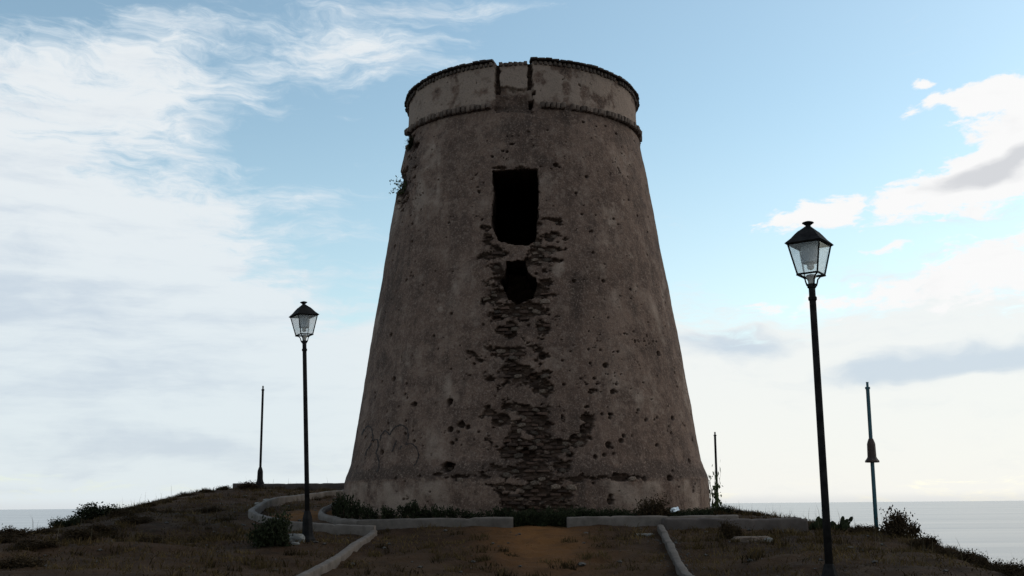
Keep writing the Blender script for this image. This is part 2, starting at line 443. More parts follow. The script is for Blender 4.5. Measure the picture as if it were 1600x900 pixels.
def build_ground():
    def axis(c, near, step, far, k=1.07):
        a = list(np.arange(0, near, step)); s = step
        while a[-1] < far: s *= k; a.append(a[-1] + s)
        a = np.array(a); return np.r_[c - a[::-1], c + a[1:]]
    xs = axis(0, 11, .075, 260, 1.09); ys = axis(20, 13, .075, 260, 1.09)
    X, Y = np.meshgrid(xs, ys); Z = ground(X, Y)
    V = np.c_[X.ravel(), Y.ravel(), Z.ravel()]
    n, mth = X.shape; idx = np.arange(n * mth).reshape(n, mth)
    Fq = np.c_[idx[:-1, :-1].ravel(), idx[:-1, 1:].ravel(), idx[1:, 1:].ravel(), idx[1:, :-1].ravel()]
    # bare orange soil on the trodden path and on the ring path left of the tower
    so = bare_soil(X, Y)
    me = np_mesh('hill_ground', V, Fq, m_ground(), attrs={'soil': so.ravel()})
    link('hill_ground', me, kind='structure')
    # the sea
    R = 90000; k = 96
    ang = np.linspace(0, 2 * np.pi, k, endpoint=False); rad = [0.01, 150, 600, 2500, 10000, 40000, R]
    V = np.array([(math.cos(a) * r, math.sin(a) * r, -60) for r in rad for a in ang])
    fq = np.array([(i * k + j, i * k + (j + 1) % k, (i + 1) * k + (j + 1) % k, (i + 1) * k + j) for i in range(len(rad) - 1) for j in range(k)])
    link('sea', np_mesh('sea', V, fq, m_sea()), kind='structure')


build_ground()

# ------------------------------------------------------------------ the tower
PROF = np.array([(0.7, 4.10), (1.3, 4.095), (1.9, 4.09), (2.10, 4.075), (2.22, 4.04), (2.36, 3.985), (2.52, 3.935), (3.4, 3.80), (5.08, 3.555), (6.03, 3.405), (8.63, 3.015), (9.9, 2.825), (10.06, 2.80), (10.12, 2.765), (10.9, 2.735), (11.0, 2.735)])


def prof_r(z): return np.interp(z, PROF[:, 0], PROF[:, 1])


def in_poly(px, py, poly):
    ins = np.zeros(px.shape, bool); j = len(poly) - 1
    for i in range(len(poly)):
        xi, yi = poly[i]; xj, yj = poly[j]
        c = ((yi > py) != (yj > py)) & (px < (xj - xi) * (py - yi) / (yj - yi + 1e-12) + xi)
        ins ^= c; j = i
    return ins


def surf(phi, r, z): return np.stack([TX + r * np.sin(phi), TY - r * np.cos(phi), z + 0 * r], -1)


# damage seen on the front: centre and radii, converted onto the wall surface below
ERO = [(848, 512, 9, 16), (848, 552, 10, 14), (776, 497, 14, 7), (792, 512, 12, 10), (742, 556, 14, 10), (780, 548, 26, 8), (812, 546, 9, 6), (754, 588, 22, 6), (800, 584, 12, 12),
       (835, 590, 34, 13), (858, 606, 24, 14), (764, 645, 18, 12), (795, 638, 16, 9), (785, 655, 22, 10), (835, 648, 38, 18), (885, 648, 24, 16), (922, 648, 22, 18), (915, 672, 14, 18), (902, 690, 20, 12),
       (760, 696, 13, 12), (808, 684, 18, 12), (832, 668, 34, 16), (826, 708, 32, 24), (858, 722, 26, 16), (872, 700, 24, 18), (795, 712, 22, 12), (790, 735, 40, 12), (850, 748, 62, 13), (910, 748, 34, 9), (960, 746, 30, 6),
       (840, 768, 52, 26), (838, 798, 56, 26), (845, 735, 50, 20), (790, 762, 28, 10), (700, 729, 15, 11), (722, 744, 40, 6), (690, 742, 20, 4), (702, 628, 5, 6), (720, 662, 6, 6), (732, 668, 4, 4), (880, 770, 20, 10), (870, 795, 24, 10),
       (928, 612, 9, 6), (916, 599, 5, 4), (960, 612, 7, 5), (934, 598, 5, 4), (964, 600, 4, 4), (954, 650, 6, 6), (1010, 656, 4, 5), (990, 683, 6, 6), (1028, 695, 7, 4), (998, 700, 4, 4), (952, 696, 5, 6), (945, 712, 4, 7), (930, 716, 4, 8), (975, 672, 4, 5),
       (1000, 748, 6, 6), (1006, 750, 5, 6), (955, 785, 6, 8), (955, 775, 4, 4), (1083, 768, 3, 8), (636, 778, 4, 5), (1048, 747, 4, 5),
       # round the openings
       (858, 322, 14, 6), (862, 348, 22, 8), (860, 372, 24, 9), (850, 392, 28, 8), (852, 330, 8, 18), (760, 352, 8, 12), (757, 372, 10, 14), (775, 392, 24, 7), (765, 398, 16, 7), (845, 408, 26, 8), (855, 430, 14, 12), (850, 455, 16, 12),
       (772, 420, 12, 10), (770, 440, 12, 8), (772, 462, 18, 9), (790, 478, 28, 8), (825, 484, 36, 9), (800, 492, 34, 8), (846, 288, 5, 18), (776, 300, 4, 10), (806, 262, 36, 3), (752, 300, 5, 3), (746, 340, 6, 3),
       # the broken west edge and the gap below the parapet
       (640, 222, 16, 20), (646, 250, 10, 22), (632, 285, 14, 34), (626, 312, 8, 20), (648, 280, 5, 12), (636, 305, 6, 9), (790, 248, 3, 5), (806, 247, 2, 3), (818, 247, 3, 5), (806, 212, 9, 4), (792, 214, 4, 3), (800, 225, 6, 3)]
OPEN_U = [(769, 266), (800, 264), (842, 262), (843, 300), (842, 345), (838, 376), (826, 384), (800, 383), (778, 377), (767, 353), (767, 332), (770, 310)]
OPEN_L = [(790, 407), (822, 406), (826, 425), (838, 434), (841, 446), (835, 466), (822, 472), (806, 477), (794, 470), (787, 455), (779, 437), (788, 428)]
TW = {}


def build_tower():
    front = np.radians(np.arange(-93, 93.01, .26)); back = np.radians(np.arange(96, 265, 3.0))
    phi = np.r_[front, back]; zs = np.arange(.7, 11.001, .0152); zs[-1] = 11.0
    PH, Z = np.meshgrid(phi, zs); R0 = prof_r(Z)
    dz = -.13 * np.clip(np.cos(PH), 0, 1) * sstep(Z, 9.3, 10.0) * (1 - sstep(Z, 10.1, 10.9)) + .06 * np.cos(PH) * sstep(Z, 10.3, 11)
    Zs = Z + dz
    P0 = surf(PH, R0, Zs); px, py = proj(P0)
    isf = np.abs(PH) < math.radians(93.5)
    x, y, z = P0[..., 0], P0[..., 1], P0[..., 2]
    n_lo = fbm(x * .7, y * .7, z * .7, 11, 4); n_md = fbm(x * 3, y * 3, z * 3, 21, 4); n_hi = fbm(x * 14, y * 14, z * 14, 31, 3)
    n_co = fbm(x * 4.2, y * 4.2, z * 8, 41, 5, .68); n_pt = fbm(x * 6, y * 6, z * 7, 51, 5, .66); n_is = fbm(x * 1.9, y * 1.9, z * 2.6, 95, 3); n_sp = fbm(x * 20, y * 20, z * 30, 91, 2)
    # erosion field
    f = np.full(px.shape, -3.0)
    for cx, cy, rx, ry in ERO:
        g_ = 1.3 if 285 < cy < 600 and 735 < cx < 880 else 1.0                    # brickwork laid bare round the openings
        q = 1 - ((px - cx) / (rx * g_)) ** 2 - ((py - cy) / (ry * g_)) ** 2
        f = np.maximum(f, np.where(isf, q, -3))
    strip = np.exp(-((px - (815 + (py - 600) * .07)) / (52 + np.clip(py - 560, 0, 200) * .22)) ** 2) * sstep(py, 385, 440) * isf
    strip = np.maximum(strip, .55 * np.exp(-((px - 770) / 32) ** 2 - ((py - 560) / 60) ** 2) * isf); strip = np.maximum(strip, .8 * np.exp(-((py - 746) / 7.0) ** 2) * sstep(px, 680, 780) * (1 - sstep(px, 1010, 1100)) * isf)
    field = np.clip(f, -1.2, .8) * .50 + n_co * 1.05 + n_pt * .75 + n_is * .35 + strip * .40 - .345
    er = sstep(field, 0, .2)
    er = np.maximum(er, sstep(n_sp * .6 + n_pt * .9 + n_lo * .25 + strip * .2, .58, .68) * isf)   # scattered pock marks
    depth = er * (.045 + .035 * np.clip(n_co + .3, 0, 1) + .03 * np.clip(field, 0, 1)) + er * n_hi * .022 + er * np.clip(n_co, -.5, .5) * .06
    for cx, cy, rx, ry, dd in [(700, 729, 11, 9, .26), (826, 710, 16, 14, .18), (833, 590, 14, 8, .12), (848, 555, 7, 8, .1), (778, 497, 11, 5, .12), (835, 800, 26, 12, .15), (702, 628, 4, 5, .08), (640, 224, 10, 16, .04), (628, 290, 10, 24, .10)]:
        q = 1 - ((px - cx) / rx) ** 2 - ((py - cy) / ry) ** 2 + n_pt * .5
        depth += sstep(q, 0, .7) * dd * isf; er = np.maximum(er, sstep(q, 0, .4) * isf)
    # small round holes left by lost pebbles
    nP = 250
    pp = rng.uniform(-1, 1, nP) * math.radians(80); pz = rng.uniform(1.5, 9.9, nP); pr = rng.uniform(.012, .034, nP) * (1 + (rng.random(nP) > .9) * .7)
    pz = np.where(rng.random(nP) < .45, rng.uniform(1.6, 5.2, nP), pz)
    for a, b_, r_ in zip(pp, pz, pr):
        i0, i1 = np.searchsorted(zs, (b_ - r_ * 2.2, b_ + r_ * 2.2)); rr = prof_r(b_)
        j0, j1 = np.searchsorted(front, (a - r_ * 2.4 / rr, a + r_ * 2.4 / rr))
        sl = (slice(i0, i1), slice(j0, j1))
        q = ((PH[sl] - a) * rr / (r_ * 1.25)) ** 2 + ((Z[sl] - b_) / r_) ** 2 + n_hi[sl] * .5
        k = 1 - sstep(q, .5, 1.25); depth[sl] += k * r_ * 1.7; er[sl] = np.maximum(er[sl], k)
    # the torn-away balcony under the parapet gap: panel, slots, broken scar
    slot = (in_poly(px + n_pt * 4, py + n_pt * 4, [(774.5, 88), (780.5, 88), (780, 145), (773, 145)]) | in_poly(px + n_pt * 4, py + n_pt * 4, [(824.5, 86), (831.5, 86), (831, 138), (825, 140)])) & isf
    pan = in_poly(px + n_hi * 1.5, py + n_pt * 6, [(779, 85), (828, 85), (828, 136), (812, 140), (800, 137), (792, 133), (779, 134)]) & isf
    scar = in_poly(px + n_pt * 6, py + n_pt * 5, [(772, 130), (834, 130), (832, 175), (774, 175)]) & isf & ~pan
    hole = (in_poly(px, py, [(826, 156), (834, 156), (834, 168), (827, 169)]) | in_poly(px, py, [(832, 143), (837, 142), (837, 148), (832, 148)])) & isf
    depth += np.where(slot, .15 + n_hi * .05, 0) + np.where(pan & ~slot, .03, 0) + np.where(scar & ~slot, .085 + .05 * n_pt, 0) + np.where(hole, .28, 0)
    er = np.maximum(er, np.where(slot | hole, 1.0, 0)); er = np.maximum(er, np.where(scar, .18 + .5 * sstep(n_pt, .1, .4), 0))
    R = R0 - depth + n_lo * .035 + n_md * .012 + n_hi * .0035
    tone = .50 * n_lo + .40 * n_md
    tone = tone + (1.0 + 2.2 * n_md + 1.2 * n_pt) * sstep(Z, 10.15, 10.3) + (.45 + .6 * n_md) * (1 - sstep(Z, 2.0, 2.14)) - (1.1 + 1.4 * n_md) * sstep(Z + n_pt * .05, 2.06, 2.16) * (1 - sstep(Z + n_md * .22, 2.22, 2.55)) - strip * .9 * np.clip(.55 + n_pt + n_md, 0, 1.2) + np.where(pan, .45, 0) - np.where(scar, .75, 0)
    tone = tone + .25 * sstep(fbm(x * 1.6, y * 1.6, z * 1.6, 77, 4), .15, .5)
    drip = fbm(x * 3.2, y * 3.2, z * .35, 171, 4); pat = fbm(x * 1.1, y * 1.1, z * 1.1, 173, 5, .6)
    tone = tone + 1.5 * np.clip(drip - .10, 0, 1) * sstep(pat, -.2, .3) - 2.0 * np.clip(-drip - .08, 0, 1) * sstep(pat, .3, -.2) + .45 * sstep(pat + n_pt * .15, .2, .42) - .45 * sstep(-pat + n_pt * .15, .22, .45) + .8 * np.clip(n_pt - .12, 0, 1) - .7 * np.clip(-n_pt - .15, 0, 1)
    V = surf(PH, R, Zs)
    op = np.zeros(px.shape, bool)
    jx, jy = px + n_pt * 2.2, py + n_hi * 2.0
    op = (in_poly(jx, jy, OPEN_U) | in_poly(jx, jy, OPEN_L)) & isf
    nr, nc = PH.shape; idx = np.arange(nr * nc).reshape(nr, nc); nxt = np.roll(idx, -1, 1)
    quads = np.stack([idx[:-1], nxt[:-1], nxt[1:], idx[1:]], -1)            # (nr-1, nc, 4)
    opq = op[:-1] & op[1:] & np.roll(op, -1, 1)[:-1] & np.roll(op, -1, 1)[1:]
    keep = quads[~opq]
    verts = V.reshape(-1, 3); ero = er.ravel(); ton = tone.ravel()
    # reveals of the two openings, running in through the thickness of the wall
    E1 = []
    a = opq; b_ = np.roll(opq, -1, 1); m = a != b_
    i, j = np.nonzero(m); E1 += [(idx[p, (q + 1) % nc], idx[p + 1, (q + 1) % nc], a[p, q]) for p, q in zip(i, j)]
    m = opq[:-1] != opq[1:]
    i, j = np.nonzero(m); E1 += [(idx[p + 1, q], nxt[p + 1, q], not opq[p, q]) for p, q in zip(i, j)]
    bv = sorted({v for e in E1 for v in e[:2]}); loc = {v: k for k, v in enumerate(bv)}
    base = len(verts); B = verts[bv]; layers = [B]; inward = np.array([0.03, 1.0, 0.0])
    for d in (.1, .25, .5, .9, 1.5):
        q = B + inward * d
        q = q + .05 * fbm(q[:, 0] * 5, q[:, 1] * 5, q[:, 2] * 5, 61, 3)[:, None] * np.array([1, .3, 1]); layers.append(q)
    newv = np.concatenate(layers[1:]); nb = len(bv)
    jq = []
    for u, v, flip in E1:
        lu, lv = loc[u], loc[v]
        for L in range(5):
            a0 = u if L == 0 else base + (L - 1) * nb + lu; b0 = v if L == 0 else base + (L - 1) * nb + lv
            a1 = base + L * nb + lu; b1 = base + L * nb + lv
            jq.append((a0, b0, b1, a1) if flip else (a0, a1, b1, b0))
    # parapet top, inner face, terrace
    top = idx[-1]; c0 = base + len(newv); ext = []
    for r_, z_ in ((2.25, 11.0), (2.25, 10.3), (.02, 10.34)):
        ext.append(surf(phi, np.full(len(phi), r_), np.full(len(phi), z_) + (.06 * np.cos(phi) if z_ == 11 else 0)))
    rows = [top] + [c0 + k * nc + np.arange(nc) for k in range(3)]
    tq = [np.stack([p, np.roll(p, -1), np.roll(q, -1), q], -1) for p, q in zip(rows, rows[1:])]
    allv = np.concatenate([verts, newv] + ext); k = len(allv) - len(verts)
    me = np_mesh('masonry_shell', allv, [keep, np.array(jq), *tq], M_TOWER,
                 attrs={'erosion': np.r_[ero, np.full(len(newv), .85), np.full(3 * nc, .3)], 'tone': np.r_[ton, np.zeros(k)]})
    root = link('watchtower', None, label='round tapering plastered masonry watchtower with two dark openings and brick cordon', category='tower')
    link('masonry_shell', me, root)
    nf = len(front)
    TW.update(root=root, phi=front, zs=zs, R=R[:, :nf], er=er[:, :nf], px=px[:, :nf], py=py[:, :nf], Z=Zs[:, :nf], op=op[:, :nf])


build_tower()
ROOT = TW['root']


def tw_sample(key, ph, z):
    j = int(np.clip(np.searchsorted(TW['phi'], ph), 0, len(TW['phi']) - 1)); i = int(np.clip(np.searchsorted(TW['zs'], z), 0, len(TW['zs']) - 1))
    return TW[key][i, j]


def tw_find(px, py):
    """angle and height on the wall of a point on the front"""
    d = (TW['px'] - px) ** 2 + (TW['py'] - py) ** 2
    i, j = np.unravel_index(np.argmin(d), d.shape); return TW['phi'][j], TW['Z'][i, j], TW['R'][i, j]


def brick_mesh(name, mat, w, d, h, jit, seed, round_=0.0):
    """one worn brick, x = length, y = depth (front at -d/2), z = height"""
    rr = random.Random(seed); bm = bmesh.new(); bmesh.ops.create_cube(bm, size=1)
    bmesh.ops.bevel(bm, geom=bm.edges[:], offset=.10 + round_, segments=1, affect='EDGES')
    for v in bm.verts:
        v.co.x = v.co.x * w + rr.uniform(-jit, jit); v.co.y = v.co.y * d + rr.uniform(-jit, jit); v.co.z = v.co.z * h + rr.uniform(-jit, jit)
    return bm_mesh(name, bm, mat)


def stone_mesh(name, mat, seed, sub=2):
    rr = random.Random(seed); bm = bmesh.new(); bmesh.ops.create_icosphere(bm, subdivisions=sub, radius=.5)
    o = rr.uniform(0, 50)
    co = np.array([v.co[:] for v in bm.verts]); n = fbm(co[:, 0] * 2.2 + o, co[:, 1] * 2.2, co[:, 2] * 2.2, seed, 3)
    for v, k in zip(bm.verts, n):
        c = v.co * (1 + .55 * float(k)); v.co = Vector([math.copysign(min(abs(q), .40), q) for q in c])
    return bm_mesh(name, bm, mat)


def wall_place(name, me, ph, z, r, sc=(1, 1, 1), roll=0.0, yaw=0.0):
    return link(name, me, ROOT, (TX + r * math.sin(ph), TY - r * math.cos(ph), z), (0, roll, ph + yaw), sc)


def tower_details():
    R_ = random.Random(4)
    # exposed brick courses and rubble in the damaged places
    bricks = [brick_mesh('brick', M_BRICK, .24, .14, .052, .006, s) for s in range(6)]
    stones = [stone_mesh('stone', M_STONE, s + 20, 1) for s in range(6)]
    sites = []
    z = 1.25; row = 0
    while z < 9.2:
        r = float(prof_r(z)); a = -.62 + (row % 2) * .14 / r
        while a < .75:
            e = [tw_sample('er', a + q / r, z + dz) for q in (-.09, 0, .09) for dz in (-.02, .03)]
            if sum(e) / 6 > .62 and not any(tw_sample('op', a + q / r, z + dz) for q in (-.15, 0, .15) for dz in (-.05, .05)): sites.append((a, z))
            a += .265 / r
        z += .074; row += 1
    R_.shuffle(sites); nb = ns = 0
    for a, z in sites:
        rs = float(tw_sample('R', a, z)); r0 = float(prof_r(z))
        if R_.random() < .42 and nb < 290:
            wall_place('brick', R_.choice(bricks), a, z + R_.uniform(-.008, .008), min(rs + R_.uniform(-.045, .0), r0 - .03 - R_.uniform(0, .03)) , (R_.uniform(.45, 1.05), 1, R_.uniform(.7, 1.1)), R_.uniform(-.09, .09), R_.uniform(-.1, .1)); nb += 1
        elif ns < 230 and R_.random() < .8:
            s = R_.uniform(.09, .2)
            wall_place('stone', R_.choice(stones), a, z, min(rs + R_.uniform(-.035, .01), r0 - .015), (s * 1.3, .14, s * .75), R_.uniform(-.3, .3)); ns += 1
    # single pale stones that catch the eye
    for px, py, w, h in [(781, 396, .2, .1), (841, 381, .24, .15), (893, 762, .2, .13), (851, 471, .22, .13), (770, 457, .08, .07), (842, 690, .2, .12), (812, 674, .12, .12), (880, 735, .13, .1), (908, 680, .14, .1)]:
        a, z, r = tw_find(px, py); wall_place('stone', stones[int(px) % 6], a, z, r - .015, (w * 1.25, .14, h * 1.25), R_.uniform(-.2, .2))
    # cordon, rim and coping
    cb = [brick_mesh('cordon_brick', M_RIMBRICK, .092, .22, .14, .01, s + 40, .05) for s in range(5)]
    rb = [brick_mesh('rim_brick', M_RIMDARK, .075, .17, .09, .008, s + 50, .03) for s in range(5)]
    ct = [brick_mesh('coping_tile', M_TILE, .158, .30, .048, .006, s + 60) for s in range(5)]
    s3 = [R_.random() for _ in range(9)]
    n = 150
    for k in range(n):
        a = 2 * math.pi * (k + .5) / n
        if a > math.pi: a -= 2 * math.pi
        px, py = proj(surf(np.array(a), np.array(2.8), np.array(10.1)))
        if abs(a) < 1.6 and 771 < px < 840: continue
        if -1.62 < a < -1.30 and R_.random() < .6: continue
        z = 10.175 - .13 * max(0, math.cos(a))
        miss = R_.random()
        if miss > .94: continue
        wall_place('cordon_brick', R_.choice(cb), a + R_.uniform(-.003, .003), z + R_.uniform(-.01, .01), 2.765 - (.035 if miss < .12 else 0) + R_.uniform(-.012, .012), (R_.uniform(.85, 1.08), 1, R_.uniform(.88, 1.06)), R_.uniform(-.07, .07))
    n = 158
    for k in range(n):
        a = 2 * math.pi * (k + .5) / n
        if a > math.pi: a -= 2 * math.pi
        px, py = proj(surf(np.array(a), np.array(2.75), np.array(11.0)))
        z = 10.955 + .065 * math.cos(a)
        if abs(a) < 1.6 and (773 < px < 781 or 823 < px < 831): continue
        if R_.random() < .02: continue
        mid = abs(a) < 1.6 and 775 < px < 830
        wall_place('rim_brick', R_.choice(rb), a, z + .012 - (.01 if mid else 0) + R_.uniform(-.008, .008), (2.665 if mid else 2.70) + R_.uniform(-.01, .01), (R_.uniform(.85, 1.05), 1, R_.uniform(.9, 1.1)), R_.uniform(-.06, .06))
    n = 108
    for k in range(n):
        a = 2 * math.pi * (k + .5) / n
        if a > math.pi: a -= 2 * math.pi
        px, py = proj(surf(np.array(a), np.array(2.75), np.array(11.0)))
        if abs(a) < 1.6 and 777 < px < 827: continue
        z = 11.04 + .065 * math.cos(a)
        wall_place('coping_tile', R_.choice(ct), a, z + R_.uniform(-.008, .008), 2.685 + R_.uniform(-.012, .012), (R_.uniform(.97, 1.06), 1, R_.uniform(.9, 1.2)), R_.uniform(-.02, .02), R_.uniform(-.03, .03))
    # painted scrawl low on the left of the wall
    strokes = [[(115, 500), (125, 475), (140, 462), (155, 475), (160, 510), (150, 540), (135, 560), (130, 580)], [(185, 520), (190, 500), (205, 482), (218, 492), (222, 500)],
               [(222, 500), (240, 470), (270, 458), (292, 475), (297, 510), (285, 535)], [(250, 520), (240, 545), (232, 565)], [(285, 535), (310, 532), (330, 550), (338, 580), (325, 610), (318, 620)],
               [(160, 520), (175, 515), (180, 540), (170, 570), (182, 600), (180, 630), (172, 645)], [(270, 540), (262, 555)]]
    V, Fq = [], []
    for s in strokes:
        p = np.array(s, float); t = np.linspace(0, len(p) - 1, len(p) * 7); pts = np.c_[np.interp(t, range(len(p)), p[:, 0]), np.interp(t, range(len(p)), p[:, 1])]
        for _ in range(3): pts[1:-1] = (pts[:-2] + 2 * pts[1:-1] + pts[2:]) / 4
        d = np.gradient(pts, axis=0); nrm = np.c_[-d[:, 1], d[:, 0]] / (np.linalg.norm(d, axis=1)[:, None] + 1e-9)
        b0 = len(V)
        for q, m in zip(pts, nrm):
            w = 2.6 * R_.uniform(.6, 1.15)
            for sg in (-1, 1):
                e = q + m * w * sg; a, z, r = tw_find(520 + e[0] / 2.5, 480 + e[1] / 2.5)
                V.append(surf(np.array(a), np.array(r + .007), np.array(z)))
        for i in range(len(pts) - 1): Fq.append((b0 + 2 * i, b0 + 2 * i + 1, b0 + 2 * i + 3, b0 + 2 * i + 2))
    link('graffiti', np_mesh('graffiti', np.array(V), np.array(Fq), M_PAINT, smooth=True), ROOT, label='dark spray painted looping scrawl')


tower_details()


# ------------------------------------------------------------------ low walls and kerbs
def sweep_wall(name, pts, h, w, label, mat=M_WALL, group=None, round_=.35, below=.3, seed=0, ztop=None):
    """pts: plan points (x, y); the wall follows the ground, h above it"""
    p = np.array(pts, float)
    if len(p) > 2:                                     # smooth the run
        t = np.linspace(0, len(p) - 1, len(p) * 10); q = np.c_[np.interp(t, range(len(p)), p[:, 0]), np.interp(t, range(len(p)), p[:, 1])]
        for _ in range(30): q[1:-1] = (q[:-2] + 2 * q[1:-1] + q[2:]) / 4
        p = q
    L = np.r_[0, np.cumsum(np.hypot(*np.diff(p, axis=0).T))]; n = max(int(L[-1] / .06), 4); s = np.linspace(0, L[-1], n)
    p = np.c_[np.interp(s, L, p[:, 0]), np.interp(s, L, p[:, 1])]
    d = np.gradient(p, axis=0); d /= np.linalg.norm(d, axis=1)[:, None]; nr = np.c_[-d[:, 1], d[:, 0]]
    g = ground_base(p[:, 0], p[:, 1]); zt = (g + h) if ztop is None else np.interp(s, [0, L[-1]], ztop)
    c = w * round_
    sec = [(-w / 2, None), (-w / 2, -c), (-w / 2 + c * .3, -c * .3), (-w / 2 + c, 0), (-w * .15, .006), (w * .15, .006), (w / 2 - c, 0), (w / 2 - c * .3, -c * .3), (w / 2, -c), (w / 2, None)]
    sec = sec[:1] + [(-w / 2 * 1.02, -h * .6)] + sec[1:-1] + [(w / 2 * 1.02, -h * .6)] + sec[-1:]
    V = []; blk = 1.0 + .07 * (seed % 4)
    for k in range(n):
        jn = abs((s[k] + .37 * seed) % blk - blk / 2) < .035                      # mortar joint between two blocks
        jl = .016 * _hash(np.array([int((s[k] + .37 * seed) / blk + .5)]), np.array([seed]), np.array([3]), 5)[0]
        for u, v in sec:
            q = p[k] + nr[k] * u * (.86 if jn else 1)
            V.append((q[0], q[1], g[k] - below if v is None else zt[k] + v - (.012 if jn else 0) - jl))
    V = np.array(V); m = len(sec)
    nz = fbm(V[:, 0] * 3, V[:, 1] * 3, V[:, 2] * 3, 70 + seed, 4)[:, None]; nz2 = fbm(V[:, 0] * 2 + 9, V[:, 1] * 2, V[:, 2] * 2, 80 + seed, 3)[:, None]
    V = V + nz * np.array([.014, .014, .014]) + nz2 * np.array([0, 0, .012])
    idx = np.arange(n * m).reshape(n, m)
    fq = np.c_[idx[:-1, :-1].ravel(), idx[:-1, 1:].ravel(), idx[1:, 1:].ravel(), idx[1:, :-1].ravel()][:, ::-1]
    c1, c2 = len(V), len(V) + 1
    V = np.r_[V, [V[:m].mean(0)], [V[-m:].mean(0)]]
    tri = [(idx[0, i], idx[0, i + 1], c1) for i in range(m - 1)] + [(idx[-1, i + 1], idx[-1, i], c2) for i in range(m - 1)] + [(idx[0, m - 1], idx[0, 0], c1), (idx[-1, 0], idx[-1, m - 1], c2)]
    me = np_mesh(name, V, [fq, np.array(tri)], mat)
    o = link(name, me, None, label=label, category='low wall')
    if group: o['group'] = group
    return o


def xy(px, py, Y): q = at(px, py, Y); return (q[0], q[1])


WALLS = {
    'pathL': [(-2.82, 9.0), xy(499, 902, 14.4), xy(584, 823, 18.95)],
    'loop': [xy(586, 822, 19.05), xy(530, 820, 19.15), xy(470, 817, 19.4), xy(418, 813, 20.2), xy(393, 805, 21.6), xy(392, 799, 22.8), xy(405, 792, 24.6), xy(445, 784, 27), xy(500, 777, 29.5), xy(548, 775, 30.5)],
    'pathR': [(2.06, 9.0), xy(1068, 902, 14.4), xy(1031, 812, 19.1)],
    'bedL': [xy(558, 811, 19.6), xy(802, 808, 19.6)],
    'bedR': [xy(885, 808, 19.6), xy(1030, 808, 19.75), xy(1150, 808, 20.6)],
    'outR': [xy(1036, 812, 19.25), xy(1150, 813, 19.6), xy(1258, 816, 20.3)],
    'inner': [xy(572, 813, 20.0), xy(535, 812, 20.2), xy(506, 804, 21.2), xy(500, 798, 22.2), xy(512, 791, 23.6), xy(540, 785, 25)],
    'back': [xy(365, 758, 32), xy(545, 758, 32.3)],
}
sweep_wall('low_wall', WALLS['pathL'], .10, .12, 'pale low wall running towards the viewer along the left side of the path', round_=.12, seed=1)
sweep_wall('low_wall', WALLS['pathR'], .10, .11, 'pale low wall running towards the viewer along the right side of the path', round_=.12, seed=2)
sweep_wall('low_wall', WALLS['loop'], .16, .13, 'long curved low wall looping round behind the left street lamp', seed=3, round_=.15)
sweep_wall('low_wall', WALLS['bedL'], .17, .16, 'straight low kerb in front of the tower, left of the gap', seed=4, round_=.15, mat=M_WALL)
sweep_wall('low_wall', WALLS['bedR'], .17, .16, 'low kerb in front of the tower, right of the gap', seed=5, round_=.15, mat=M_WALL)
sweep_wall('low_wall', WALLS['outR'], .2, .15, 'grey low wall running right from the path wall towards the right street lamp', seed=6, mat=M_WALL_DARK, round_=.2)
sweep_wall('low_wall', WALLS['inner'], .11, .12, 'short curved kerb round the plants at the tower\'s left foot', seed=7)
sweep_wall('low_wall', WALLS['back'], .2, .35, 'brown stone platform edge behind, under the bare pole on the left', seed=8, mat=M_WALL_DARK, round_=.1, below=.8, ztop=(2.27, 2.27))


# ------------------------------------------------------------------ street lamps and bare poles
def pedestal_prof(z0=0.0, s=1.0):
    return [(.125 * s, z0), (.128 * s, z0 + .04), (.105 * s, z0 + .07), (.094 * s, z0 + .10), (.086 * s, z0 + .16), (.082 * s, z0 + .30), (.080 * s, z0 + .37), (.072 * s, z0 + .40), (.052 * s, z0 + .47), (.045 * s, z0 + .49)]


def part(name, root, fn, mat, smooth=False):
    bm = bmesh.new(); fn(bm); return link(name, bm_mesh(name, bm, mat, smooth), root)


